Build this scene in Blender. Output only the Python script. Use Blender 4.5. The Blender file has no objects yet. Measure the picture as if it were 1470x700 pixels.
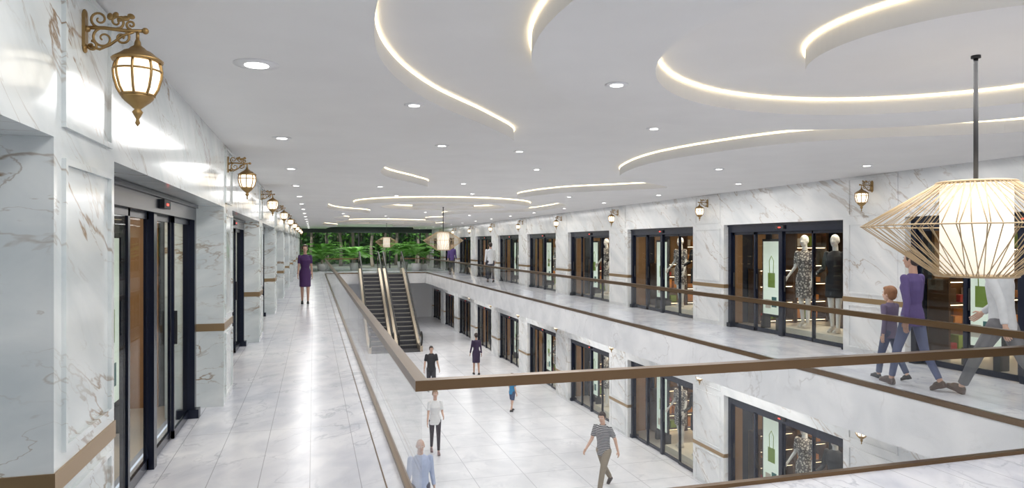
import bpy, math, random
from mathutils import Vector, Matrix
random.seed(7)
scn=bpy.context.scene
col=scn.collection
ZH=2.97; ZL=2.83; LOW=-3.6; SL=-0.65
XL=-0.93; XR=8.35; AX0=0.65; AX1=6.65; AY0=4.3; AY1=42.0; YB=-6.0; YE=50.0
PR=4.62; PL=5.02

# ---------------------------------------------------------------- materials
def newmat(name):
    m=bpy.data.materials.new(name); m.use_nodes=True
    nt=m.node_tree; b=nt.nodes['Principled BSDF']; return m,nt,b
def pm(name,c,rough=.5,metal=0,em=None,es=0,var=0.0,vs=8):
    m,nt,b=newmat(name)
    b.inputs['Base Color'].default_value=(*c,1); b.inputs['Roughness'].default_value=rough; b.inputs['Metallic'].default_value=metal
    if em: b.inputs['Emission Color'].default_value=(*em,1); b.inputs['Emission Strength'].default_value=es
    if var>0:
        g=nt.nodes.new('ShaderNodeTexCoord'); n=nt.nodes.new('ShaderNodeTexNoise'); n.inputs['Scale'].default_value=vs; n.inputs['Detail'].default_value=5
        nt.links.new(g.outputs['Object'],n.inputs['Vector'])
        r=nt.nodes.new('ShaderNodeMix'); r.data_type='RGBA'
        r.inputs[6].default_value=(*[x*(1-var) for x in c],1); r.inputs[7].default_value=(*[min(1,x*(1+var)) for x in c],1)
        nt.links.new(n.outputs['Fac'],r.inputs[0]); nt.links.new(r.outputs[2],b.inputs['Base Color'])
    return m
def math_node(nt,op,a,b=None,clamp=False):
    n=nt.nodes.new('ShaderNodeMath'); n.operation=op; n.use_clamp=clamp
    for i,x in enumerate([a,b]):
        if x is None: continue
        if isinstance(x,(int,float)): n.inputs[i].default_value=x
        else: nt.links.new(x,n.inputs[i])
    return n.outputs[0]
def marble(name,base,cloud,vein,scale=1.0,width=.018,vstr=.8,rough=.2,joints=None,rot=(.4,.5,.7),stretch=(1,1,1)):
    m,nt,b=newmat(name); L=nt.links
    g=nt.nodes.new('ShaderNodeNewGeometry'); mr=nt.nodes.new('ShaderNodeMapping'); mp=nt.nodes.new('ShaderNodeMapping')
    mr.inputs['Rotation'].default_value=rot; mp.inputs['Scale'].default_value=stretch
    L.new(g.outputs['Position'],mr.inputs['Vector']); L.new(mr.outputs[0],mp.inputs['Vector'])
    def noise(s,d,dist,off=0):
        n=nt.nodes.new('ShaderNodeTexNoise'); n.inputs['Scale'].default_value=s; n.inputs['Detail'].default_value=d; n.inputs['Distortion'].default_value=dist
        if off:
            a=nt.nodes.new('ShaderNodeVectorMath'); a.operation='ADD'; a.inputs[1].default_value=(off,off*.7,off*1.3); L.new(mp.outputs[0],a.inputs[0]); L.new(a.outputs[0],n.inputs['Vector'])
        else: L.new(mp.outputs[0],n.inputs['Vector'])
        return n.outputs['Fac']
    def veinmask(n,w):
        a=math_node(nt,'ABSOLUTE',math_node(nt,'SUBTRACT',n,.5))
        r=nt.nodes.new('ShaderNodeMapRange'); r.interpolation_type='SMOOTHSTEP'
        r.inputs[1].default_value=0; r.inputs[2].default_value=w; r.inputs[3].default_value=1; r.inputs[4].default_value=0
        L.new(a,r.inputs[0]); return r.outputs[0]
    v1=veinmask(noise(1.1*scale,6,.35),width)
    v2=veinmask(noise(2.3*scale,5,.5,5.3),width*.8)
    brk=nt.nodes.new('ShaderNodeMapRange'); brk.inputs[1].default_value=.40; brk.inputs[2].default_value=.62; L.new(noise(1.3*scale,2,0,11.1),brk.inputs[0])
    vm=math_node(nt,'MULTIPLY',math_node(nt,'MAXIMUM',v1,math_node(nt,'MULTIPLY',v2,.55)),math_node(nt,'MULTIPLY',brk.outputs[0],vstr),True)
    cl=nt.nodes.new('ShaderNodeMapRange'); cl.inputs[1].default_value=.35; cl.inputs[2].default_value=.7; L.new(noise(1.6*scale,6,.6,3.1),cl.inputs[0])
    m1=nt.nodes.new('ShaderNodeMix'); m1.data_type='RGBA'; m1.inputs[6].default_value=(*base,1); m1.inputs[7].default_value=(*cloud,1); L.new(cl.outputs[0],m1.inputs[0])
    m2=nt.nodes.new('ShaderNodeMix'); m2.data_type='RGBA'; m2.inputs[7].default_value=(*vein,1); L.new(m1.outputs[2],m2.inputs[6]); L.new(vm,m2.inputs[0])
    out=m2.outputs[2]
    if joints:
        s=nt.nodes.new('ShaderNodeSeparateXYZ'); L.new(g.outputs['Position'],s.inputs[0])
        ms=[]
        for ax,(per,off,w) in joints.items():
            f=math_node(nt,'FRACT',math_node(nt,'DIVIDE',math_node(nt,'ADD',s.outputs[ax],off+100*per),per))
            ms.append(math_node(nt,'LESS_THAN',f,w/per))
        jm=ms[0] if len(ms)==1 else math_node(nt,'MAXIMUM',ms[0],ms[1])
        m3=nt.nodes.new('ShaderNodeMix'); m3.data_type='RGBA'; m3.inputs[7].default_value=(.30,.31,.35,1); L.new(out,m3.inputs[6]); L.new(math_node(nt,'MULTIPLY',jm,.8),m3.inputs[0]); out=m3.outputs[2]
    L.new(out,b.inputs['Base Color']); b.inputs['Roughness'].default_value=rough
    return m
def glassmat(name,tint,f0=.04,f1=.5):
    m=bpy.data.materials.new(name); m.use_nodes=True; nt=m.node_tree; nt.nodes.clear()
    o=nt.nodes.new('ShaderNodeOutputMaterial'); t=nt.nodes.new('ShaderNodeBsdfTransparent'); gl=nt.nodes.new('ShaderNodeBsdfGlossy'); mx=nt.nodes.new('ShaderNodeMixShader'); lw=nt.nodes.new('ShaderNodeLayerWeight')
    t.inputs[0].default_value=(*tint,1); gl.inputs['Roughness'].default_value=0; lw.inputs[0].default_value=.5
    p=math_node(nt,'POWER',lw.outputs['Facing'],4.0)
    f=math_node(nt,'ADD',math_node(nt,'MULTIPLY',p,f1),f0,True)
    nt.links.new(f,mx.inputs[0]); nt.links.new(t.outputs[0],mx.inputs[1]); nt.links.new(gl.outputs[0],mx.inputs[2]); nt.links.new(mx.outputs[0],o.inputs[0])
    return m
M={}
M['wall']=marble('wall_marble',(.80,.83,.82),(.60,.65,.66),(.30,.21,.13),1.25,.013,1.0,.13,rot=(.5,.12,.1),stretch=(.7,.5,1.9))
M['wallR']=marble('wall_marble_right',(.82,.82,.81),(.64,.66,.67),(.40,.32,.25),1.0,.013,.8,.2,rot=(-.6,.1,.1),stretch=(.8,.5,1.7))
M['floor']=marble('floor_marble',(.78,.79,.84),(.58,.60,.68),(.38,.40,.48),1.6,.020,.6,.24,joints={0:(.36,.03,.006),1:(2.4,.4,.006)},rot=(.1,.1,.5),stretch=(1.2,.7,1))
M['floorlow']=marble('floor_marble_lower',(.82,.82,.85),(.70,.71,.75),(.5,.52,.58),1.0,.016,.4,.25,joints={0:(1.2,.1,.012),1:(1.2,.4,.012)},rot=(.1,.1,.5))
M['fascia']=marble('fascia_marble',(.83,.83,.84),(.70,.71,.73),(.46,.44,.43),1.0,.012,.45,.25)
M['ceil']=pm('ceiling_plaster',(.80,.795,.79),.85,var=.06,vs=1.6)
M['white']=pm('white_paint',(.85,.85,.85),.6)
M['brass']=pm('satin_bronze_band',(.38,.26,.14),.32,.7)
M['gold']=pm('antique_gold',(.34,.22,.09),.38,.85,var=.25,vs=30)
M['rail']=pm('dark_bronze',(.17,.105,.055),.28,.85)
M['black']=pm('black_metal',(.009,.013,.030),.25,.2)
M['blackm']=pm('black_matte',(.02,.02,.022),.5)
M['glass']=glassmat('clear_glass',(.975,.98,.98),.025,.35)
M['sglass']=glassmat('shop_glass',(.90,.93,.94),.03,.14)
M['led']=pm('led_strip',(1,.9,.7),.5,em=(1,.82,.50),es=3.8)
M['dl']=pm('downlight_lens',(1,1,1),.5,em=(1,.98,.95),es=8)
M['ring']=pm('downlight_ring',(.82,.82,.84),.4)
M['lamp']=pm('lantern_glass',(1,.95,.85),.3,em=(1,.88,.68),es=1.5)
M['shelflight']=pm('shelf_light',(1,.8,.5),.3,em=(1,.75,.45),es=5)
M['shade']=pm('pendant_shade',(.80,.76,.68),.5,em=(1,.88,.70),es=.45)
M['rib']=pm('pendant_rib',(.46,.34,.20),.4,.3)
M['red']=pm('sensor_led',(1,.05,.03),.5,em=(1,.05,.03),es=4)
M['wood']=pm('shop_wood',(.36,.20,.09),.45,var=.3,vs=3)
M['dwood']=pm('dark_wood',(.10,.055,.03),.4,var=.25,vs=5)
M['navy']=pm('navy_panel',(.02,.025,.04),.4,var=.2,vs=4)
M['shopfloor']=pm('shop_floor',(.50,.44,.38),.3,var=.08)
M['shopceil']=pm('shop_ceiling',(.12,.10,.09),.7)
M['poster']=pm('lightbox_face',(.85,.9,.78),.5,em=(.80,.86,.70),es=.45)
M['green']=pm('bag_green',(.30,.42,.08),.45)
M['orange']=pm('goods_orange',(.75,.30,.07),.5)
M['cream']=pm('goods_cream',(.8,.72,.58),.5)
M['teal']=pm('goods_teal',(.05,.20,.18),.4)
M['redg']=pm('goods_red',(.45,.06,.05),.5)
M['steel']=pm('escalator_steel',(.09,.09,.10),.4,.6)
M['stepedge']=pm('step_nosing',(.45,.42,.36),.5,.3)
M['champ']=pm('champagne_cladding',(.5,.42,.32),.3,.7)
M['rubber']=pm('handrail_rubber',(.015,.015,.015),.4)
M['leaf']=pm('palm_leaf',(.18,.44,.08),.5,var=.4,vs=4)
M['leafd']=pm('tree_leaf',(.07,.17,.05),.6,var=.5,vs=2)
M['bark']=pm('bark',(.30,.26,.21),.8,var=.3)
M['gwall']=pm('garden_wall_render',(.13,.17,.13),.9,var=.3,vs=.6)
M['ground']=pm('ground_paving',(.3,.32,.27),.8,var=.1)
M['pot']=pm('planter',(.5,.5,.5),.5)

# ---------------------------------------------------------------- mesh builder
class MB:
    def __init__(s): s.v=[];s.f=[];s.m=[];s.sm=[];s.mats=[]
    def mi(s,mat):
        if mat not in s.mats: s.mats.append(mat)
        return s.mats.index(mat)
    def add(s,vs,fs,mat,smooth=False):
        o=len(s.v); s.v+= [tuple(p) for p in vs]; k=s.mi(mat)
        for f in fs: s.f.append([i+o for i in f]); s.m.append(k); s.sm.append(smooth)
    def box(s,x0,x1,y0,y1,z0,z1,mat):
        if x0>x1:x0,x1=x1,x0
        if y0>y1:y0,y1=y1,y0
        if z0>z1:z0,z1=z1,z0
        vs=[(x,y,z) for z in(z0,z1) for y in (y0,y1) for x in (x0,x1)]
        s.add(vs,[(0,2,3,1),(4,5,7,6),(0,1,5,4),(2,6,7,3),(0,4,6,2),(1,3,7,5)],mat)
    def prism(s,pts,z0,z1,mat,side=None):
        n=len(pts)
        s.add([(p[0],p[1],z0) for p in pts]+[(p[0],p[1],z1) for p in pts],[list(range(n))[::-1],list(range(n,2*n))],mat)
        s.add([(p[0],p[1],z0) for p in pts]+[(p[0],p[1],z1) for p in pts],[(i,(i+1)%n,n+(i+1)%n,n+i) for i in range(n)],side or mat)
    def rings(s,rr,mat,caps=True,smooth=True,closed=False):
        n=len(rr[0]); vs=[p for r in rr for p in r]; fs=[]
        for a in range(len(rr)-1+(1 if closed else 0)):
            b=(a+1)%len(rr)
            for i in range(n): fs.append((a*n+i,a*n+(i+1)%n,b*n+(i+1)%n,b*n+i))
        if caps and not closed: fs.append(list(range(n))[::-1]); fs.append([ (len(rr)-1)*n+i for i in range(n)])
        s.add(vs,fs,mat,smooth)
    def tube(s,path,r,mat,n=8,closed=False,caps=True):
        P=[Vector(p) for p in path]; rr=[]; up=None
        for i,p in enumerate(P):
            if closed: d=P[(i+1)%len(P)]-P[i-1]
            else: d=P[min(i+1,len(P)-1)]-P[max(i-1,0)]
            if d.length<1e-9: d=Vector((0,0,1))
            d.normalize()
            if up is None:
                up=Vector((0,0,1)) if abs(d.z)<.9 else Vector((1,0,0))
            a=up-d*up.dot(d)
            if a.length<1e-4: a=d.orthogonal()
            a.normalize(); up=a; b=d.cross(a)
            ri=r[i] if isinstance(r,(list,tuple)) else r
            rr.append([p+a*math.cos(t)*ri+b*math.sin(t)*ri for t in [2*math.pi*k/n for k in range(n)]])
        s.rings(rr,mat,caps,True,closed)
    def lathe(s,prof,c,mat,n=20,smooth=True):
        rr=[[ (c[0]+r*math.cos(2*math.pi*k/n),c[1]+r*math.sin(2*math.pi*k/n),c[2]+z) for k in range(n)] for r,z in prof]
        s.rings(rr,mat,True,smooth)
    def ell(s,c,r,mat=None,R=None,nu=14,nv=9):
        vs=[];fs=[]
        c=Vector(c)
        def T(x,y,z):
            p=Vector((x*r[0],y*r[1],z*r[2]))
            if R: p=R@p
            return c+p
        vs.append(T(0,0,1))
        for j in range(1,nv):
            t=math.pi*j/nv
            for i in range(nu):
                a=2*math.pi*i/nu; vs.append(T(math.sin(t)*math.cos(a),math.sin(t)*math.sin(a),math.cos(t)))
        vs.append(T(0,0,-1)); L=len(vs)-1
        for i in range(nu):
            fs.append((0,1+i,1+(i+1)%nu)); fs.append((L,L-nu+(i+1)%nu,L-nu+i))
            for j in range(nv-2):
                a=1+j*nu;fs.append((a+i,a+nu+i,a+nu+(i+1)%nu,a+(i+1)%nu))
        s.add(vs,fs,mat,True)
    def xf(s,i0,Mx):
        for i in range(i0,len(s.v)): s.v[i]=tuple(Mx@Vector(s.v[i]))
    def mesh(s,name):
        me=bpy.data.meshes.new(name); me.from_pydata(s.v,[],s.f)
        for m in s.mats: me.materials.append(m)
        me.polygons.foreach_set('material_index',s.m); me.polygons.foreach_set('use_smooth',s.sm); me.update(); return me
    def obj(s,name,loc=(0,0,0),rot=0,parent=None):
        o=bpy.data.objects.new(name,s.mesh(name)); o.location=loc; o.rotation_euler[2]=rot; col.objects.link(o)
        if parent: o.parent=parent
        return o
def inst(name,me,loc,rot=0,sc=None,parent=None):
    o=bpy.data.objects.new(name,me); o.location=loc; o.rotation_euler[2]=rot
    if sc: o.scale=sc
    col.objects.link(o)
    if parent: o.parent=parent
    return o
def catmull(P,sub=10,closed=False):
    out=[];n=len(P); P=[Vector(p) for p in P]
    for i in range(n if closed else n-1):
        if closed: a,b,c,d=P[i-1],P[i],P[(i+1)%n],P[(i+2)%n]
        else: a,b,c,d=P[max(i-1,0)],P[i],P[i+1],P[min(i+2,n-1)]
        for k in range(sub):
            t=k/sub
            out.append(.5*((2*b)+(c-a)*t+(2*a-5*b+4*c-d)*t*t+(3*b-a-3*c+d)*t**3))
    if not closed: out.append(P[-1])
    return out

# ---------------------------------------------------------------- room shell
f=MB()
f.box(-1.35,AX0,YB,YE,-.62,0,M['floor'])
f.box(AX0,XR+.3,YB,AY0,-.62,0,M['floor'])
f.box(AX1,XR+.3,AY0,YE,-.62,0,M['floor'])
f.box(AX0,AX1,AY1,YE,-.62,0,M['floor'])
f.obj('floor')
f=MB(); e=.012   # slab fascia cladding
f.box(AX1-e,AX1,AY0,AY1,SL,-.035,M['fascia']); f.box(AX0,AX0+e,AY0,AY1,SL,-.035,M['fascia'])
f.box(AX0,AX1,AY0,AY0+e,SL,-.035,M['fascia']); f.box(AX0,AX1,AY1-e,AY1,SL,-.035,M['fascia'])
f.obj('trim_1')
f=MB(); f.box(-1.35,AX0,YB,YE,SL,-.62,M['white']); f.box(AX0,XR+.3,YB,AY0,SL,-.62,M['white']); f.box(AX1,XR+.3,AY0,YE,SL,-.62,M['white']); f.box(AX0,AX1,AY1,YE,SL,-.62,M['white'])
f.obj('ceiling_lower')
f=MB(); f.box(-1.35,XR+.3,YB,YE,LOW-.1,LOW,M['floorlow']); f.obj('floor_lower')
f=MB(); f.box(-1.5,XR+.3,YB,YE+.2,ZH,ZH+.15,M['ceil']); f.obj('ceiling')

def frame(mb,x,y0,y1,z0,z1,side,mat,w=.025,d=.016):
    a,b=(x,x+d*side)
    mb.box(a,b,y0,y1,z0,z0+w,mat);mb.box(a,b,y0,y1,z1-w,z1,mat);mb.box(a,b,y0,y0+w,z0+w,z1-w,mat);mb.box(a,b,y1-w,y1,z0+w,z1-w,mat)
def level(z,top,name):
    w=MB(); t=MB(); tw=M['wall']
    w.box(XL-.5,XL,YB,YE,z+2.15,z+top,tw)
    for k in range(-2,10):
        y0=2.92+PL*k; y1=y0+.80
        w.box(XL-.5,XL,y0,y1,z,z+2.15,tw)
        if k<9: w.box(XL-.5,XL-.32,y1,y1+.62,z,z+2.15,tw); w.box(XL-.5,XL-.32,y0+PL-.42,y0+PL,z,z+2.15,tw)
        frame(w,XL,y0+.08,y1-.08,z+.95,z+2.08,1,tw); frame(w,XL,y0+.08,y1-.08,z+.08,z+.78,1,tw)
        frame(w,XL,y0+.08,y1-.08,z+2.2,z+top-.16,1,tw)
        t.box(XL-.33,XL+.006,y0-.006,y1+.006,z+.815,z+.895,M['brass'])
    w.obj('wall_left'+name); t.obj('trim_left'+name)
    w=MB(); t=MB(); tw=M['wallR']
    w.box(XR,XR+.25,YB,YE,z+2.15,z+top,tw)
    for k in range(-3,10):
        y0=12.65-PR+PR*k; y1=y0+1.22
        w.box(XR,XR+.25,y0,y1,z,z+2.15,tw)
        frame(w,XR,y0+.12,y1-.12,z+.95,z+2.08,-1,tw); frame(w,XR,y0+.12,y1-.12,z+.08,z+.78,-1,tw)
        frame(w,XR,y0+.12,y1-.12,z+2.2,z+top-.16,-1,tw)
        t.box(XR-.006,XR+.2,y0-.006,y1+.006,z+.815,z+.895,M['brass'])
    w.obj('wall_right'+name); t.obj('trim_right'+name)
level(0,ZH,''); level(LOW,2.95,'_lower')
w=MB(); w.box(-1.5,XR+.3,YE,YE+.2,LOW,0,M['white'])
w.obj('wall_back_lower')
w=MB(); hd=pm('dark_green_header',(.015,.03,.028),.4)
w.box(-1.5,XR+.3,YE-.1,YE+.1,2.55,ZH,hd)
for x in (-1.3,.9,3.1,5.3,7.5,8.6): w.box(x-.04,x+.04,YE-.05,YE+.05,0,2.55,M['blackm'])
w.obj('window_back')

# ---------------------------------------------------------------- ceiling panels + coves
c=MB(); led=MB()
bL=catmull([(.2,-6),(.25,0),(.27,2),(.29,3.47),(.455,4.31),(.865,5.17),(1.54,6.1),(2.04,6.95),(1.95,7.7),(1.3,8.7),(.95,9.8),(1.1,11),(1.7,12.1),(2.1,13),(1.9,14),(.9,15.6),(.45,18),(.4,21),(.8,23),(1.7,24.2),(1.9,25.2),(1.2,26.8),(.8,29),(1.5,31),(1.2,33),(.5,36),(.6,40),(1.4,43),(1,46),(.8,50)],10)
bR=catmull([(7.9,-6),(7.8,0),(7.5,3.2),(6.56,4.93),(5.45,5.66),(4.76,6.45),(4.34,7.97),(4.5,9.4),(4.95,10.4),(6.0,11.2),(6.5,11.8),(6.0,12.5),(5.1,13.5),(4.7,14.8),(4.8,15.9),(5.9,16.7),(6.8,18),(7,21),(6.4,22.6),(5.2,23.6),(4.7,25.2),(5,26.8),(6,28),(5.6,29.5),(4.9,31),(6,33),(7,36),(6.5,39.5),(5,41),(4.8,43),(6.5,45),(7,50)],10)
def safe(pts): return [(p.x,p.y) for p in pts]
c.prism([(-1.4,-6)]+safe(bL)[0:]+[(-1.4,50)],ZL,ZH,M['ceil'])
c.prism([(XR+.1,-6)]+safe(bR)+[(XR+.1,50)],ZL,ZH,M['ceil'])
led.tube([(p.x+.0,p.y,ZH-.010) for p in bL],.009,M['led'],6); led.tube([(p.x,p.y,ZH-.010) for p in bR],.009,M['led'],6)
def circ(cx,cy,r,n=96): return [(cx+r*math.cos(2*math.pi*i/n),cy+r*math.sin(2*math.pi*i/n)) for i in range(n)]
PX=3.65; PYS=[3.02,19.8,36.0]
for py in PYS:
    o=circ(PX,py,2.55); i=circ(PX,py,1.8); n=96
    c.add([(x,y,ZL) for x,y in o]+[(x,y,ZL) for x,y in i]+[(x,y,ZH) for x,y in o]+[(x,y,ZH) for x,y in i],
      [(k,(k+1)%n,n+(k+1)%n,n+k) for k in range(n)]+[(k,(k+1)%n,2*n+(k+1)%n,2*n+k) for k in range(n)]+[(n+k,n+(k+1)%n,3*n+(k+1)%n,3*n+k) for k in range(n)],M['ceil'])
    c.prism(circ(PX,py,.9),ZL,ZH,M['ceil'])
    for r in (2.558,1.792,.908): led.tube([(x,y,ZH-.010) for x,y in circ(PX,py,r)],.009,M['led'],6,closed=True)
co=c.obj('ceiling_cove_panels'); led.obj('cove_led_strip')

# ---------------------------------------------------------------- downlights
d=MB()
def dl(x,y,z,r=.055):
    d.lathe([(r*1.9,0),(r*1.9,-.004),(r*1.05,-.008)],(x,y,z),M['ring'],20); d.lathe([(r,-.004),(r,-.010)],(x,y,z),M['dl'],16)
dl(-.33,4.37,ZL,.07)
for i in range(1,16): dl(-.31,4.37+2.95*i,ZL,.05)
for i in range(16): dl(7.3,3.8+2.95*i+.9,ZL,.045)
for x,y,z in [(.75,5.3,ZL),(1.97,4.24,ZL),(3.45,6.5,ZH),(4.05,5.75,ZH),(3.5,10.6,ZH),(1.35,7.4,ZL),(2.6,8.6,ZH),(5.6,8.6,ZL),(2.9,13.5,ZH),(5.6,14.6,ZL),(3.7,16.2,ZH),(1.2,13,ZL),(2.6,23.8,ZH),(4.1,26,ZH),(3,30,ZH),(3.4,32.6,ZH),(1,24.8,ZL),(5.6,25,ZL),(2,17.3,ZH)]: dl(x,y,z,.042)
for i in range(10): dl(7.5,5+4.62*i,SL,.05)
dlo=d.obj('recessed_downlights')

def area(x,y,z,sx,sy,e,colr=(1,.985,.965),up=False,name='ceiling_light',spread=None):
    l=bpy.data.lights.new(name,'AREA'); l.shape='RECTANGLE'; l.size=sx; l.size_y=sy; l.energy=e; l.color=colr
    o=bpy.data.objects.new(name,l); o.location=(x,y,z); col.objects.link(o)
    if up: o.rotation_euler[0]=math.pi
    o.parent=dlo
    return o
for i in range(10):
    y=1.5+5*i
    area(-.2,y,ZL-.03,.5,3.5,25)
    area(3.65,y+1,ZL-.03,2.5,2.5,84)
    area(7.4,y,ZL-.03,.5,3.5,31)
for i in range(6):
    area(7.5,4+7.5*i,SL-.03,.6,4,42)

# ---------------------------------------------------------------- lantern
def lantern_mesh():
    m=MB(); G=M['gold']; X=.205
    m.lathe([(.002,0),(.010,.012),(.006,.03),(.014,.045),(.022,.06),(.012,.072),(.03,.088),(.05,.105),(.062,.118),(.066,.128),(.06,.132)],(X,0,0),G,16)
    m.lathe([(.055,.13),(.075,.165),(.086,.205),(.088,.23),(.08,.27),(.078,.278)],(X,0,0),M['lamp'],20)
    for k in range(8):
        a=2*math.pi*k/8
        m.tube([(X+r*math.cos(a),r*math.sin(a),z) for r,z in [(.062,.128),(.08,.16),(.092,.205),(.095,.235),(.09,.262),(.082,.28)]],.0055,G,6)
    for r,z in ((.094,.235),(.066,.132)): m.tube([(X+r*math.cos(2*math.pi*k/20),r*math.sin(2*math.pi*k/20),z) for k in range(20)],.0045,G,6,closed=True)
    m.lathe([(.098,.274),(.102,.282),(.092,.29),(.07,.305),(.055,.318),(.04,.322),(.028,.335),(.014,.345),(.012,.36),(.006,.375)],(X,0,0),G,20)
    m.tube([(X,0,.37),(X,0,.405)],.007,G,8)
    m.tube([(0,0,.405),(.08,0,.41),(.16,0,.405),(.235,0,.41)],.008,G,8); m.ell((.235,0,.41),(.014,.014,.014),G)
    def scroll(cx,cz,r0,turns,a0,sgn,rt=.006):
        P=[]
        for i in range(26):
            t=i/25; a=a0+sgn*t*turns*2*math.pi; r=r0*(1-.85*t); P.append((cx+r*math.cos(a),0,cz+r*math.sin(a)))
        m.tube(P,[rt*(1-.4*i/25) for i in range(26)],G,6)
    scroll(.075,.365,.045,1.4,math.pi/2,1); scroll(.145,.375,.032,1.4,math.pi/2,-1)
    scroll(.06,.445,.036,1.4,-math.pi/2,-1); scroll(.125,.44,.03,1.4,-math.pi/2,1); scroll(.18,.432,.02,1.3,-math.pi/2,-1); scroll(.03,.33,.022,1.3,math.pi/2,-1)
    m.tube([(.02,0,.33),(.06,0,.318),(.1,0,.34),(.15,0,.385),(.19,0,.402)],.006,G,6)
    for k in range(5):
        m.ell((.10+.02*k,0,.46+.008*math.sin(k*2)),(.012,.003,.016),G,Matrix.Rotation(.5*k,3,'Y'),8,6)
    m.box(0,.012,-.022,.022,.32,.46,G); m.ell((.006,0,.46),(.01,.022,.022),G); m.ell((.006,0,.32),(.01,.022,.022),G); m.ell((.014,0,.40),(.014,.014,.014),G)
    return m.mesh('wall_lantern')
LM=lantern_mesh()
for k in range(-1,9): inst('wall_lantern',LM,(XL,3.26+PL*k,2.255),0)
for k in range(-1,9): inst('wall_lantern',LM,(XR,13.26-PR+PR*k,2.255),math.pi)
for k in range(0,7): inst('wall_lantern',LM,(XR,13.26-PR+PR*k,LOW+2.25),math.pi)

# ---------------------------------------------------------------- pendants
def pendant_mesh(ceil):
    m=MB(); 
    m.lathe([(.175,-.26),(.178,-.25),(.178,.24),(.172,.25)],(0,0,0),M['shade'],32)
    N=56
    for dirn in (1,-1):
        for k in range(N//2 if dirn<0 else N):
            a=2*math.pi*k/(N//2 if dirn<0 else N); b=a+.10*dirn; c2=a+.20*dirn
            m.tube([(.195*math.cos(a),.195*math.sin(a),.26),(.59*math.cos(b),.59*math.sin(b),.015),(.2*math.cos(c2),.2*math.sin(c2),-.27)],.0030,M['rib'],5)
    for r,z,t in ((.195,.26,.009),(.2,-.27,.009),(.59,.015,.004)):
        m.tube([(r*math.cos(2*math.pi*k/48),r*math.sin(2*math.pi*k/48),z) for k in range(48)],t,M['rib'],6,closed=True)
    for k in range(3):
        a=2*math.pi*k/3; m.tube([(0,0,.27),(.195*math.cos(a),.195*math.sin(a),.26)],.005,M['rib'],5)
    m.tube([(0,0,.25),(0,0,ceil-1.84)],.0125,M['blackm'],10); m.lathe([(.025,ceil-1.84-.015),(.025,ceil-1.84)],(0,0,0),M['blackm'],16)
    return m.mesh('pendant_lamp')
PM=pendant_mesh(ZL)
for y in PYS:
    inst('pendant_lamp',PM,(PX,y,1.84))

# ---------------------------------------------------------------- railing
def railing():
    g=MB(); r=MB()
    def run(p0,p1,axis):
        a,b=(p0[axis],p1[axis]); L=b-a; n=max(1,round(L/3.04)); fx=p0[1-axis]
        for i in range(n):
            s0=a+L*i/n+.004; s1=a+L*(i+1)/n-.004
            if axis==1: g.box(fx-.006,fx+.006,s0,s1,.012,.84,M['glass'])
            else: g.box(s0,s1,fx-.006,fx+.006,.012,.84,M['glass'])
        if axis==1:
            r.box(fx-.04,fx+.04,a-.04,b+.04,.828,.895,M['rail']); r.box(fx-.025,fx+.025,a,b,-.035,.03,M['rail'])
        else:
            r.box(a-.035,b+.035,fx-.039,fx+.039,.829,.894,M['rail']); r.box(a,b,fx-.025,fx+.025,-.034,.029,M['rail'])
    run((AX0,AY0),(AX0,AY1),1); run((AX1,AY0),(AX1,AY1),1); run((AX0,AY0),(AX1,AY0),0); run((AX0,AY1),(2.55,AY1),0); run((5.25,AY1),(AX1,AY1),0)
    E=bpy.data.objects.new('glass_railing',None); col.objects.link(E)
    g.obj('glass_panels',parent=E); r.obj('handrail',parent=E)
railing()
t=MB(); t.box(.50,.51,YB,AY1,0,.004,M['rail']); t.obj('trim_2')

# ---------------------------------------------------------------- storefronts
def storefront(W):
    m=MB(); K=M['black']; G=M['sglass']; H=2.13
    m.box(-.05,.14,0,W,1.99,H,K); m.box(-.07,.0,0,W,H-.02,H+.015,K)
    m.box(-.05,.06,0,.09,0,1.99,K); m.box(-.05,.06,W-.09,W,0,1.99,K)
    m.box(-.09,.12,0,.12,0,.09,K); m.box(-.09,.12,W-.12,W,0,.09,K)
    ps=W*.52
    m.box(-.01,.05,ps-.05,ps+.05,0,1.99,K)
    def leaf(s0,s1,x,w=.05,bot=.09):
        m.box(x,x+.025,s0,s0+w,0.01,1.99,K); m.box(x,x+.025,s1-w,s1,0.01,1.99,K); m.box(x,x+.025,s0,s1,0.01,bot,K); m.box(x,x+.025,s0,s1,1.94,1.99,K)
        m.box(x+.009,x+.015,s0+w,s1-w,bot,1.94,G)
        m.box(x-.02,x,s1-w-.02,s1-w,.85,1.15,M['blackm'])
    q=(ps+.05+W-.09)/2
    leaf(ps+.05,q+.02,.03); leaf(q-.02,W-.09,.0)
    q2=(.09+ps-.05)/2
    leaf(.09,q2+.02,.0,.03,.08); leaf(q2-.02,ps-.05,.03,.03,.08)
    m.box(-.085,-.05,W*.5-.12,W*.5+.12,2.03,2.10,M['blackm']); m.box(-.088,-.085,W*.5-.03,W*.5+.03,2.055,2.07,M['red'])
    return m.mesh('storefront')
def interior(W):
    m=MB(); a,b=-.55,W+.55; D=3.2
    m.box(.16,D,a,b,-.05,.004,M['shopfloor']); m.box(.16,D,a,b,2.5,2.55,M['shopceil']); m.box(D,D+.05,a,b,0,2.5,M['dwood'])
    m.box(.16,D,a-.04,a,0,2.5,M['navy']); m.box(.16,D,b,b+.04,0,2.5,M['navy'])
    for s,t0,t1 in ((a,0,.05),(b,-.05,0)):
        for x in (.35,.95,1.45,2.65): m.box(x,x+.3,s+t0,s+t1,0,2.5,M['wood'])
    for y in (a+.6,W/2-.1,b-.8): m.box(D-.05,D,y,y+.3,0,2.5,M['wood'])
    return m.mesh('wall_shop')
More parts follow.
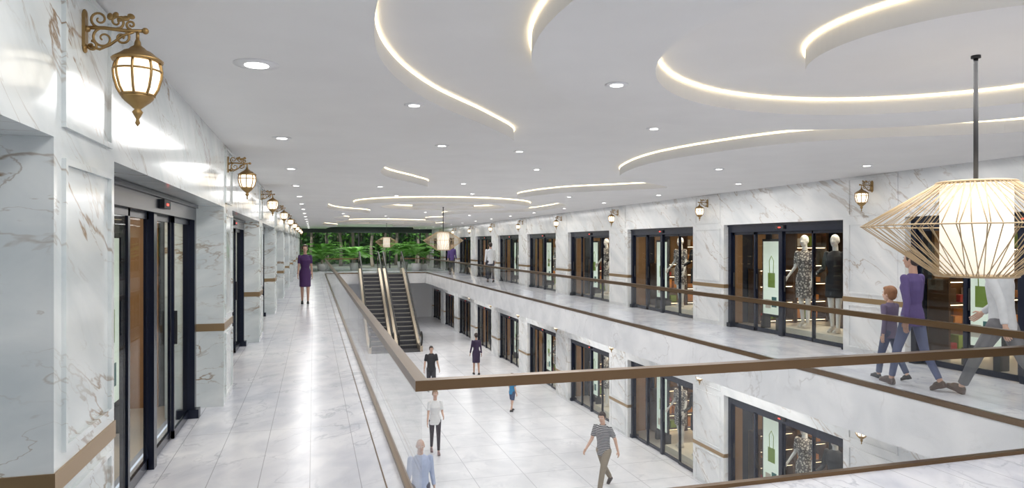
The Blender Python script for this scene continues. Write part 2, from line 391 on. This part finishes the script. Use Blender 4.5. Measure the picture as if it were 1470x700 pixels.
def shelf(W):
    m=MB(); rnd=random.Random(3)
    cols=[M['orange'],M['cream'],M['teal'],M['redg'],M['green'],M['blackm'],M['dwood'],M['orange']]
    def unit(T,L,H=2.2,dp=.38,zs=(.1,.5,.9,1.3,1.7,2.1)):
        def B(u0,u1,v0,v1,z0,z1,mat):
            p=T(u0,v0); q=T(u1,v1); m.box(p[0],q[0],p[1],q[1],z0,z1,mat)
        B(0,.04,0,dp,0,H,M['dwood']); B(L-.04,L,0,dp,0,H,M['dwood']); B(0,L,dp-.02,dp,0,H,M['wood'])
        for z in zs:
            B(.04,L-.04,0,dp,z-.03,z,M['dwood']); B(.06,L-.06,.02,.05,z-.045,z-.03,M['shelflight'])
            if z<H-.2:
                s=.08
                while s<L-.25:
                    w=rnd.uniform(.06,.2); h=rnd.uniform(.10,.24); B(s,s+w,.08,.3,z,z+h,rnd.choice(cols)); s+=w+rnd.uniform(.02,.1)
    D=2.78
    unit(lambda u,v:(D+v,.1+u),W*.42); unit(lambda u,v:(D+v,W*.52+u),W*.42)
    b=W+.5; a=-.5
    unit(lambda u,v:(1.75+u,b-.38+v),.85); unit(lambda u,v:(1.75+u,a+.38-v),.85)
    unit(lambda u,v:(.8+u,b-.38+v),.93,1.2,.38,(.1,.5,.85,1.2)); unit(lambda u,v:(.8+u,a+.38-v),.93,1.2,.38,(.1,.5,.85,1.2))
    return m.mesh('display_shelf')
def table():
    m=MB(); rnd=random.Random(5)
    m.box(0,.55,0,1.0,.70,.76,M['wood']); m.box(.04,.51,.04,.96,.08,.70,M['dwood']); m.box(.08,.47,.08,.92,0,.08,M['blackm'])
    for i,c_ in enumerate([M['orange'],M['cream'],M['orange'],M['teal']]):
        for j in range(rnd.randint(1,4)): m.box(.1,.42,.08+.23*i,.27+.23*i,.76+.045*j,.80+.045*j,c_)
    return m.mesh('display_table')
def lightbox():
    m=MB(); m.box(0,.06,0,.62,.25,1.85,M['blackm']); m.box(-.006,0,.04,.58,.3,1.8,M['poster'])
    m.box(-.010,-.006,.20,.42,.85,1.15,M['green']); m.tube([(-.008,.25,1.15),(-.008,.24,1.4),(-.008,.31,1.5),(-.008,.38,1.4),(-.008,.37,1.15)],.008,M['green'],6)
    m.box(-.010,-.006,.15,.30,.45,.66,M['teal']); m.box(-.010,-.006,.33,.5,.42,.6,M['cream'])
    m.box(-.05,.12,.02,.12,0,.25,M['blackm']); m.box(-.05,.12,.5,.6,0,.25,M['blackm'])
    return m.mesh('poster_lightbox')
def shelfgoods_left():
    m=MB(); rnd=random.Random(9)
    m.box(0,.35,0,.04,0,1.9,M['dwood']); m.box(0,.35,1.2,1.24,0,1.9,M['dwood'])
    for z in (.3,.7,1.1,1.5,1.9):
        m.box(0,.35,.04,1.2,z-.025,z,M['wood']); m.box(.30,.33,.06,1.18,z-.04,z-.025,M['shelflight'])
        if z<1.8:
            for i in range(7):
                c_=rnd.choice([M['teal'],M['green'],M['orange'],M['cream']]); r=rnd.uniform(.03,.05); h=rnd.uniform(.1,.22)
                m.lathe([(r,0),(r,h*.75),(r*.5,h*.85),(r*.5,h)],(.15,.13+.16*i,z),c_,12)
    return m.mesh('bottle_rack')
WR=3.40; WL=3.2
SFR,SIR,SHR=storefront(WR),interior(WR),shelf(WR)
SFL,SIL,SHL=storefront(WL),interior(WL),shelf(WL)
TB,LB,BR=table(),lightbox(),shelfgoods_left()
FX=XR+.16
shopR=[(9.25+PR*k) for k in range(-2,9)]
for z in (0,LOW):
    for i,y in enumerate(shopR):
        inst('storefront',SFR,(FX,y,z)); inst('wall_shop',SIR,(FX,y,z)); inst('display_shelf',SHR,(FX,y,z))
        if i<8 and not (z<0 and i==0):
            inst('poster_lightbox',LB,(FX+.55,y+2.45,z+.004)); inst('display_table',TB,(FX+1.7,y+.9+.25*(i%3),z+.004))
            area(FX+.85,y+WR/2-.3,z+2.42,1.0,2.2,50,(1,.86,.68),name='shop_light')
for k in range(-1,9):
    y=2.92+PL*k+.80+.62-.02+WL+.06
    inst('storefront',SFL,(XL-.32+.05,y,0),math.pi); inst('wall_shop',SIL,(XL-.32,y,0),math.pi); inst('display_shelf',SHL,(XL-.32,y,0),math.pi)
    if k<4:
        inst('poster_lightbox',LB,(XL-.32-.5,y-.4,.004),math.pi)
        inst('bottle_rack',BR,(XL-.32-.45,y-1.75,.004),math.pi)
        inst('display_table',TB,(XL-.32-1.2,y-.9,.004),math.pi)
        if -1<k<3: area(XL-.32-1.0,y-WL/2,2.42,1.4,2.2,55,(1,.84,.64),name='shop_light')

# ---------------------------------------------------------------- escalators
def escalator():
    m=MB(); y0,y1=35.0,41.24; n=18; hw=.5; R=3.6
    for i in range(n):
        ya=y0+(y1-y0)*i/n; yb=ya+(y1-y0)/n; z=LOW+R*(i+1)/n
        m.box(-hw,hw,ya,yb,z-.24,z,M['steel']); m.box(-hw,hw,ya-.006,ya,z-.03,z+.001,M['stepedge'])
        for j in range(12):
            x=-hw+.04+j*.084; m.box(x,x+.02,ya-.004,ya,z-.19,z-.035,M['blackm'])
    m.box(-hw,hw,y0-1.2,y0,LOW,LOW+.02,M['steel']); m.box(-hw,hw,y1,y1+1.1,-.03,.012,M['steel'])
    for sx in (-1,1):
        x=sx*(hw+.06)
        prof=[(y0-1.1,LOW),(y0-1.1,LOW+.28),(y0-.1,LOW+.30),(y1+.1,.30),(y1+1.0,.28),(y1+1.0,-.04),(y1-.1,-.45),(y0+.6,LOW)]
        a=[(x-.07,y,z) for y,z in prof]; b=[(x+.07,y,z) for y,z in prof]; k=len(prof)
        m.add(a+b,[list(range(k)),list(range(k,2*k))[::-1]]+[(i,i+k,(i+1)%k+k,(i+1)%k) for i in range(k)],M['champ'])
        gp=[(y0-1.0,LOW+.28),(y0-1.22,LOW+.5),(y0-1.25,LOW+.75),(y0-1.05,LOW+.98),(y0-.1,LOW+1.05),(y1+.1,1.02),(y1+.9,.98),(y1+1.1,.75),(y1+1.08,.5),(y1+.9,.28),(y1+.1,.29),(y0-.1,LOW+.29)]
        k=len(gp); a=[(x-.006,y,z) for y,z in gp]; b=[(x+.006,y,z) for y,z in gp]
        m.add(a+b,[list(range(k)),list(range(k,2*k))[::-1]]+[(i,i+k,(i+1)%k+k,(i+1)%k) for i in range(k)],M['glass'])
        hp=[(x,p.x,p.y) for p in catmull([Vector((p[0],p[1])) for p in gp[:10]],5)]
        m.tube(hp,.042,M['rubber'],8); m.tube([(q[0],q[1],q[2]-.05) for q in hp[8:-8]],.03,M['champ'],6)
    m.add([(-hw,y0+.6,LOW),(hw,y0+.6,LOW),(hw,y1-.1,-.5),(-hw,y1-.1,-.5),(-hw,y0+.1,LOW+.02),(hw,y0+.1,LOW+.02),(hw,y1,-.1),(-hw,y1,-.1)],[(0,1,2,3),(4,7,6,5),(0,3,7,4),(1,5,6,2),(2,6,7,3),(0,4,5,1)],M['champ'])
    return m.mesh('escalator')
EM=escalator()
inst('escalator',EM,(3.2,0,0)); inst('escalator',EM,(4.6,0,0))

# ---------------------------------------------------------------- outside planting
def palm(seed,fr=16,L=1.5,trunk=.35):
    rnd=random.Random(seed); m=MB()
    m.lathe([(.22,0),(.28,.4),(.26,.42),(.2,.36)],(0,0,0),M['pot'],16)
    m.tube([(0,0,.3),(.02,0,.3+trunk)],[.07,.05],M['bark'],8)
    for k in range(fr):
        a=2*math.pi*k/fr+rnd.uniform(-.2,.2); el=rnd.uniform(.5,1.35); l=L*rnd.uniform(.8,1.1); P=[]
        for i in range(9):
            t=i/8; rr=l*t*math.cos(el*(1-.35*t)); zz=.3+trunk+l*(math.sin(el)*t-.55*t*t)
            P.append(Vector((rr*math.cos(a),rr*math.sin(a),zz)))
        m.tube(P,[.012*(1-.8*i/8) for i in range(9)],M['leaf'],4)
        sd=Vector((-math.sin(a),math.cos(a),0))
        for i in range(1,9):
            for f_ in (0,.5):
                if i==8 and f_>0: continue
                p=P[i] if f_==0 else (P[i]+P[i+1])*.5
                d_=(P[i]-P[i-1]).normalized(); ll=.38*math.sin(math.pi*(i+f_)/9.5)+.05
                for s_ in (-1,1):
                    tip=p+(sd*s_+d_*.7).normalized()*ll+Vector((0,0,-.06)); w=d_*.032
                    m.add([p-w,p+w,(p+tip)*.5+w*1.1+Vector((0,0,.02)),tip,(p+tip)*.5-w*1.1+Vector((0,0,.02))],[(0,1,2,3,4)],M['leaf'])
    return m.mesh('potted_palm')
PA=palm(1,20); PB=palm(2,18,1.4,.6)
for i,(x,y,s) in enumerate([(.5,46.2,1.1),(.6,48.5,1.2),(2.6,46.5,1.2),(7.0,45.2,1.0),(5.8,46.5,1.35),(6.4,44.3,1.2)]): inst('potted_palm',(PA,PB)[i%2],(x,y,0),i*1.1,(s,s,s))
g=MB(); g.box(-18,26,YE+.2,75,-.1,0,M['ground']); g.obj('ground_outside')
g=MB(); g.box(-18,26,64,64.3,0,9,M['gwall']); g.obj('garden_wall')
def tree(seed):
    rnd=random.Random(seed); m=MB()
    tr=catmull([(0,0,0),(.1,.05,1.4),(-.05,.1,2.8),(.1,0,4.6)],5); m.tube(tr,[.14-.07*i/len(tr) for i in range(len(tr))],M['bark'],8)
    for k in range(7):
        a=k*.9; b=Vector((math.cos(a)*1.1,math.sin(a)*1.1,rnd.uniform(3.6,5.2))); m.tube([(0,0,2.2+.2*k),(b*.5+Vector((0,0,1.1))),b],[.05,.035,.02],M['bark'],6)
    for k in range(1000):
        p=Vector((rnd.gauss(0,1),rnd.gauss(0,1),rnd.gauss(0,1))).normalized()*rnd.uniform(.5,1.0); p=Vector((p.x*1.6,p.y*1.6,4.1+p.z*1.8))
        u=Vector((rnd.gauss(0,1),rnd.gauss(0,1),rnd.gauss(0,1))).normalized(); v=u.orthogonal().normalized(); s=rnd.uniform(.09,.2)
        m.add([p-u*s,p+v*s*.5,p+u*s,p-v*s*.5],[(0,1,2,3)],M['leafd'] if rnd.random()<.6 else M['leaf'])
    return m.mesh('garden_tree')
T1,T2=tree(1),tree(2)
for i in range(18): inst('garden_tree',(T1,T2)[i%2],(-6+1.15*i,53.5+2.2*(i%3),0),i,(1,1,1+.1*(i%3)))
h=MB(); rnd=random.Random(4)
for k in range(5000):
    p=Vector((rnd.uniform(-8,18),rnd.uniform(60.5,62),rnd.uniform(0,7))); u=Vector((rnd.gauss(0,1),rnd.gauss(0,1),rnd.gauss(0,1))).normalized(); v=u.orthogonal().normalized(); s=rnd.uniform(.2,.4)
    h.add([p-u*s,p+v*s*.5,p+u*s,p-v*s*.5],[(0,1,2,3)],M['leafd'] if k%4 else M['leaf'])
for k in range(26): h.tube([(-8+k,61.2,0),(-8+k,61.2,5)],.06,M['bark'],5)
h.obj('hedge')
sl=bpy.data.lights.new('sun','SUN'); sl.energy=2.6; sl.angle=.02; sl.color=(1,.97,.9); so=bpy.data.objects.new('sun',sl); so.rotation_euler=(math.radians(38),0,math.radians(-25)); col.objects.link(so)

# ---------------------------------------------------------------- people
def remesh(mb,vox,final,mat,it=3):
    if not mb.v: return
    me=bpy.data.meshes.new('tmp'); me.from_pydata(mb.v,[],mb.f); o=bpy.data.objects.new('tmp',me); col.objects.link(o)
    r=o.modifiers.new('r','REMESH'); r.mode='VOXEL'; r.voxel_size=vox
    s=o.modifiers.new('s','SMOOTH'); s.iterations=it; s.factor=.5
    dg=bpy.context.evaluated_depsgraph_get(); dg.update(); ev=o.evaluated_get(dg); m2=bpy.data.meshes.new_from_object(ev)
    final.add([tuple(v.co) for v in m2.vertices],[tuple(p.vertices) for p in m2.polygons],mat,True)
    bpy.data.objects.remove(o); bpy.data.meshes.remove(m2); bpy.data.meshes.remove(me)
def cone(mb,p0,r0,p1,r1,s0=True,s1=True):
    mb.tube([p0,p1],[r0,r1],None,12)
    if s0: mb.ell(p0,(r0,)*3,None,None,12,8)
    if s1: mb.ell(p1,(r1,)*3,None,None,12,8)
def eloft(mb,rr,n=20):
    mb.rings([[(cx+rx*math.cos(2*math.pi*k/n),cy+ry*math.sin(2*math.pi*k/n),z) for k in range(n)] for z,rx,ry,cx,cy in rr],None)
D2=math.pi/180
def human(name,H,loc,head=0,fem=False,thigh=(0,0),knee=(4,4),arm=(0,0),elbow=(12,12),abd=(8,8),lean=0,turn=0,
          skin=(.62,.40,.30),hair='short',hairc=(.04,.025,.02),top='short',topc=(.5,.5,.5),bot='pants',botc=(.1,.1,.12),shoe=(.03,.03,.03),hs=1.0,vox=.013,topmat=None,botmat=None,hem=.52,mesh_only=False):
    SK=pm(name+'_skin',skin,.5); HC=pm(name+'_hair',hairc,.55,var=.3,vs=40); TC=topmat or pm(name+'_top',topc,.75,var=.12,vs=18); BC=botmat or pm(name+'_bottom',botc,.75,var=.12,vs=18); SC=pm(name+'_shoes',shoe,.35)
    SKN,TOP,BOT,SHO,HR,HD=MB(),MB(),MB(),MB(),MB(),MB(); raw=[]
    F=MB()
    sw=.155 if fem else .182
    Ru=Matrix.Translation((0,0,.93))@Matrix.Rotation(-lean*D2,4,'X')@Matrix.Translation((0,0,-.93))
    if fem: T=[(.88,.168,.118,0,0),(.95,.162,.115,0,0),(1.07,.122,.092,0,0),(1.18,.135,.105,0,.008),(1.28,.150,.122,0,.018),(1.37,.152,.1,0,.0),(1.43,.105,.07,0,-.005),(1.465,.05,.05,0,-.01)]
    else: T=[(.88,.162,.118,0,0),(.95,.162,.118,0,0),(1.08,.150,.108,0,0),(1.2,.165,.115,0,.005),(1.32,.182,.122,0,.005),(1.40,.175,.105,0,0),(1.445,.115,.078,0,-.005),(1.48,.062,.06,0,-.01)]
    i0=0; eloft(TOP,T)
    if bot!='dress' and top!='tucked':
        eloft(TOP,[(.80,.158 if fem else .165,.12,0,0),(.9,.172,.122,0,0)])
    for i,sx in enumerate((-1,1)):
        a=arm[i]*D2; ab=abd[i]*D2
        def dr(an): return Vector((sx*math.sin(ab)*math.cos(an),math.sin(an),-math.cos(an)*math.cos(ab)))
        S=Vector((sx*sw,0,1.405)); E=S+dr(a)*.285; W=E+dr(a+elbow[i]*D2)*.25; rs=.050 if fem else .058
        if top=='long' or top=='tucked':
            cone(TOP,S,rs,E,rs*.8); cone(TOP,E,rs*.8,W-(W-E)*.06,rs*.68,True,False)
        elif top=='short':
            Em=S+(E-S)*.75; cone(TOP,S,rs,Em,rs*.95,True,False)
        else: cone(TOP,S,rs*.8,S+(E-S)*.12,rs*.8)
        cone(SKN,S,rs*.85,E,rs*.68*(.95)); cone(SKN,E,rs*.66,W,rs*.45)
        d=(W-E).normalized(); nrm=Vector((-sx,0,0)); nrm=(nrm-d*nrm.dot(d)).normalized(); fw=d.cross(nrm).normalized()
        if fw.y*math.cos(a+elbow[i]*D2)+fw.z*math.sin(a+elbow[i]*D2)<0: fw=-fw
        R=Matrix((fw,d,nrm)).transposed()
        SKN.ell(W+d*.05,(.039,.055,.017),None,R,12,8)
        for j,(off,ln) in enumerate(((.029,.068),(.010,.076),(-.009,.071),(-.027,.056))):
            b=W+d*.088+fw*off; raw.append(([b-d*.02,b+d*ln*.4+nrm*.004,b+d*ln*.75+nrm*.016,b+d*ln*.92+nrm*.032],[.0088,.0082,.0074,.006]))
        b=W+d*.03+fw*.032; raw.append(([b-fw*.012,b+fw*.018+d*.022+nrm*.008,b+fw*.024+d*.055+nrm*.016],[.011,.0095,.0072]))
    nk=Vector((0,-.012,1.44)); hc=Vector((0,.012,1.635))
    cone(SKN,nk,.052 if fem else .058,(0,-.002,1.56),.047 if fem else .053)
    hm=Matrix.Translation(hc)@Matrix.Rotation(turn*D2,4,'Z')@Matrix.Scale(hs,4)
    HD.ell((0,-.008,.02),(.074,.092,.098),None,None,20,14); HD.ell((0,.018,-.048),(.056,.066,.066),None,None,16,10); HD.ell((0,.05,-.085),(.026,.028,.022)); HD.ell((0,.06,-.02),(.05,.03,.05))
    HD.tube([(0,.085,.022),(0,.102,-.012),(0,.1,-.022)],[.007,.011,.012],None,8); HD.ell((0,.098,-.018),(.015,.013,.009))
    for sx in (-1,1): HD.ell((sx*.076,-.008,-.005),(.009,.018,.030)); 
    HD.xf(0,hm)
    eyes=MB(); wh=pm(name+'_eye',(.85,.85,.85),.3); dk=pm(name+'_iris',(.03,.02,.015),.3); lip=pm(name+'_lips',tuple(min(1,x*y) for x,y in zip(skin,(.85,.55,.55))),.5)
    if hair!='mannequin':
        for sx in (-1,1):
            eyes.ell((sx*.029,.0815,.006),(.014,.009,.0075),wh); eyes.ell((sx*.029,.0885,.006),(.0062,.004,.0062),dk)
            eyes.tube([(sx*.014,.089,.026),(sx*.03,.0885,.031),(sx*.045,.079,.026)],[.003,.0036,.002],HC,5)
    eyes.tube([(-.024,.079,-.052),(-.008,.0865,-.051),(.008,.0865,-.051),(.024,.079,-.052)],[.003,.0062,.0062,.003],lip,6)
    eyes.xf(0,hm)
    if hair in('short','bun','long','crop'):
        HR.ell((0,-.022,.036),(.083,.094,.097),None,None,20,14); HR.ell((0,-.045,-.01),(.074,.06,.075)); HR.ell((0,.03,.085),(.062,.055,.035))
        if hair!='crop':
            for sx in (-1,1): HR.ell((sx*.072,-.0,.02),(.013,.035,.045))
        if hair=='bun': HR.ell((0,-.12,.03),(.042,.038,.042))
        if hair=='long': HR.ell((0,-.065,-.07),(.085,.05,.12)); 
        HR.xf(0,hm)
    if hair=='bald': 
        for sx in (-1,1): HR.ell((sx*.07,-.03,-.01),(.012,.045,.03)); 
        HR.ell((0,-.085,-.015),(.06,.02,.035)); HR.xf(0,hm)
    for mb in (TOP,SKN,HR,HD,eyes): mb.xf(0,Ru)
    raw=[([Ru@Vector(p) for p in P],r) for P,r in raw]
    LEG=SKN if bot in('skirt','dress','shorts') else BOT
    legpts=[]
    for i,sx in enumerate((-1,1)):
        a=thigh[i]*D2; b=a-knee[i]*D2
        Hp=Vector((sx*.088,0,.90)); K=Hp+Vector((sx*-.008,math.sin(a),-math.cos(a)))*.42; A=K+Vector((sx*-.004,math.sin(b),-math.cos(b)))*.41
        legpts.append((Hp,K,A,b))
        if LEG is BOT:
            k=.84 if bot=='leggings' else 1.0
            cone(BOT,Hp,.092*k+.008,K,.066*k); cone(BOT,K,.066*k,K+(A-K)*(.93),.054*k if bot!='leggings' else .04,True,False)
            cone(SKN,K+(A-K)*.8,.034,A,.034)
        else:
            cone(SKN,Hp,.082,K,.051); cone(SKN,K,.050,A,.033); SKN.ell(K+(A-K)*.3+Vector((0,-.012,0)),(.047,.05,.1))
            if bot=='shorts': Km=Hp+(K-Hp)*.88; cone(BOT,Hp,.097,Km,.085,True,False)
        pitch=b*.75 if b<0 else b*.55
        R=Matrix.Rotation(pitch,3,'X')
        SHO.ell(A+R@Vector((0,.075,-.042)),(.042,.095,.030),None,R,14,8); SHO.ell(A+R@Vector((0,.0,-.03)),(.036,.055,.045),None,R,14,8); SHO.ell(A+R@Vector((0,.045,-.02)),(.034,.07,.035),None,R,14,8)
        j0=len(SHO.v); SHO.box(-.036,.036,-.045,.02,-.085,-.04,None); SHO.box(-.038,.038,.02,.15,-.078,-.055,None)
        SHO.xf(j0,Matrix.Translation(A)@R.to_4x4())
    if bot in('pants','shorts','leggings'):
        eloft(BOT,[(.82,.15,.11,0,0),(.9,.163,.115,0,0),(.985,.155,.108,0,0)])
    else:
        ym=(legpts[0][1].y+legpts[1][1].y)/2; sp=abs(legpts[0][1].y-legpts[1][1].y)/2; tgt=TOP if bot=='dress' else BOT
        eloft(tgt,[(hem,.165,.12+sp*.9,0,ym),(.7,.165,.13+sp*.4,0,ym*.6),(.85,.175,.13,0,ym*.2),(.96,.165,.12,0,0),(1.06,.12,.095,0,0)])
    remesh(SKN,vox*.8,F,SK,2); remesh(HD,vox*.55,F,SK,3); remesh(TOP,vox,F,TC,2); remesh(BOT,vox,F,BC,2); remesh(SHO,vox*.7,F,SC,2); remesh(HR,vox*.7,F,HC,2)
    for P,r in raw: F.tube(P,r,SK,7)
    o_=len(F.v); F.v+=eyes.v
    for fc,mi_ in zip(eyes.f,eyes.m): F.f.append([q+o_ for q in fc]); F.m.append(F.mi(eyes.mats[mi_])); F.sm.append(True)
    mz=min(v[2] for v in F.v); s=H/1.75
    F.v=[(x*s,y*s,(z-mz)*s) for x,y,z in F.v]
    if mesh_only: return F.mesh(name)
    return F.obj(name,loc,head*D2)
def stripes(name,c1,c2,per):
    m,nt,b=newmat(name); g=nt.nodes.new('ShaderNodeTexCoord'); s=nt.nodes.new('ShaderNodeSeparateXYZ'); nt.links.new(g.outputs['Object'],s.inputs[0])
    f_=math_node(nt,'LESS_THAN',math_node(nt,'FRACT',math_node(nt,'DIVIDE',s.outputs[2],per)),.4)
    mx=nt.nodes.new('ShaderNodeMix'); mx.data_type='RGBA'; mx.inputs[6].default_value=(*c1,1); mx.inputs[7].default_value=(*c2,1); nt.links.new(f_,mx.inputs[0]); nt.links.new(mx.outputs[2],b.inputs['Base Color']); b.inputs['Roughness'].default_value=.8; return m
def floral(name,c1,c2,sc):
    m,nt,b=newmat(name); g=nt.nodes.new('ShaderNodeTexCoord'); v=nt.nodes.new('ShaderNodeTexVoronoi'); v.inputs['Scale'].default_value=sc; nt.links.new(g.outputs['Object'],v.inputs['Vector'])
    f_=math_node(nt,'LESS_THAN',v.outputs['Distance'],.42)
    mx=nt.nodes.new('ShaderNodeMix'); mx.data_type='RGBA'; mx.inputs[6].default_value=(*c1,1); mx.inputs[7].default_value=(*c2,1); nt.links.new(f_,mx.inputs[0]); nt.links.new(mx.outputs[2],b.inputs['Base Color']); b.inputs['Roughness'].default_value=.8; return m
human('woman_in_purple_dress',1.71,(-.24,20.8,0),180,True,(8,-4),(6,8),(-6,6),(10,12),(5,5),top='short',topc=(.06,.02,.10),bot='dress',hem=.5,hair='bun',hairc=(.06,.03,.02),skin=(.55,.33,.25),vox=.015)
human('woman_in_purple_cardigan',1.68,(7.01,6.63,0),8,True,(20,-14),(8,16),(-14,8),(12,30),(8,8),turn=10,top='long',topc=(.10,.07,.20),bot='leggings',botc=(.10,.12,.22),hair='short',hairc=(.03,.02,.02),shoe=(.08,.05,.04),skin=(.5,.3,.22),vox=.011)
human('child_in_dark_clothes',1.18,(7.16,7.12,0),10,False,(16,-14),(8,14),(-10,10),(12,14),(8,10),top='long',topc=(.15,.12,.20),bot='pants',botc=(.08,.10,.18),hair='short',hairc=(.28,.13,.06),hs=1.3,vox=.013)
human('man_in_white_shirt_walking',1.80,(7.42,5.82,0),12,False,(30,-24),(6,20),(-22,24),(12,30),(8,8),lean=3,top='long',topc=(.62,.64,.66),bot='pants',botc=(.16,.16,.17),shoe=(.10,.06,.04),hair='short',hairc=(.05,.03,.02),vox=.011)
human('man_in_white_shirt_far',1.80,(7.75,30.2,0),0,False,(12,-10),(6,10),(-10,10),(12,16),top='long',topc=(.75,.77,.8),bot='pants',botc=(.06,.06,.08),vox=.016)
human('man_in_purple_sweater',1.75,(7.6,38.5,0),180,False,(10,-8),(6,8),(-8,8),(12,14),top='long',topc=(.10,.06,.22),bot='pants',botc=(.04,.04,.06),vox=.018)
human('man_in_black_shirt_and_shorts',1.66,(4.07,24.45,LOW),180,False,(12,-10),(8,12),(10,-10),(20,30),(10,10),top='short',topc=(.03,.03,.035),bot='shorts',botc=(.05,.05,.06),shoe=(.5,.5,.5),vox=.014)
human('woman_in_dark_dress',1.69,(6.4,27.3,LOW),0,True,(6,-8),(5,8),(8,-6),(10,12),(8,8),top='long',topc=(.035,.02,.055),bot='dress',hem=.5,hair='bun',skin=(.5,.3,.22),vox=.014)
human('woman_in_white_top',1.62,(2.98,17.3,LOW),175,True,(14,-10),(8,12),(8,14),(70,20),(8,8),top='short',topc=(.8,.8,.8),bot='leggings',botc=(.05,.04,.05),hem=.66,shoe=(.3,.2,.2),hair='short',hairc=(.30,.20,.12),vox=.013)
human('boy_in_blue_shirt',1.18,(6.1,20.98,LOW),-60,False,(8,-8),(6,8),(10,-12),(20,20),(12,12),top='short',topc=(.02,.22,.45),bot='shorts',botc=(.04,.07,.15),hair='short',hs=1.3,hairc=(.08,.05,.03),vox=.014)
human('man_in_striped_polo',1.74,(6.08,13.75,LOW),125,False,(26,-20),(8,20),(-24,22),(20,30),(10,10),turn=15,lean=5,topmat=stripes('polo_stripes',(.06,.06,.07),(.5,.5,.5),.035),bot='pants',botc=(.26,.22,.17),shoe=(.05,.04,.04),hair='short',vox=.011)
human('bald_man_in_blue_shirt',1.75,(1.88,12.5,LOW),180,False,(8,-8),(6,8),(-8,8),(14,14),top='long',topc=(.45,.52,.70),bot='pants',botc=(.1,.1,.14),hair='bald',hairc=(.35,.32,.3),skin=(.66,.45,.36),vox=.013)
mk=dict(skin=(.86,.83,.78),hair='mannequin',bot='dress',mesh_only=True,vox=.013,shoe=(.75,.7,.62))
MA=human('mannequin',1.76,None,0,True,(3,-3),(2,5),(6,-8),(20,50),(10,14),top='short',topmat=floral('floral_dress',(.16,.14,.13),(.68,.62,.54),26),hem=.55,**mk)
MBk=human('mannequin_black',1.76,None,0,True,(6,-3),(4,4),(-6,10),(12,60),(12,9),top='long',topc=(.015,.015,.018),hem=.62,**mk)
pl=MB(); pl.box(-.42,.45,-1.1,.7,0,.14,M['cream']); PLM=pl.mesh('display_plinth')
for z in (0,LOW):
    for i,y in enumerate(shopR[:7]):
        inst('display_plinth',PLM,(FX+.68,y+1.35,z+.004))
        inst('mannequin',MA,(FX+.55,y+1.78,z+.144),math.pi*.6); inst('mannequin',MBk,(FX+.55,y+.98,z+.144),math.pi*.62)

# ---------------------------------------------------------------- world, camera
w=bpy.data.worlds.new('world'); scn.world=w; w.use_nodes=True
w.node_tree.nodes['Background'].inputs[0].default_value=(.86,.91,1,1); w.node_tree.nodes['Background'].inputs[1].default_value=1.0
cam=bpy.data.cameras.new('camera'); cam.sensor_width=36; cam.lens=24.0; cam.clip_end=300; cam.clip_start=.05
co=bpy.data.objects.new('camera',cam); col.objects.link(co); co.location=(0,0,1.75); co.rotation_euler=(math.pi/2,0,-16.2*D2); scn.camera=co
scn.view_settings.view_transform='Standard'
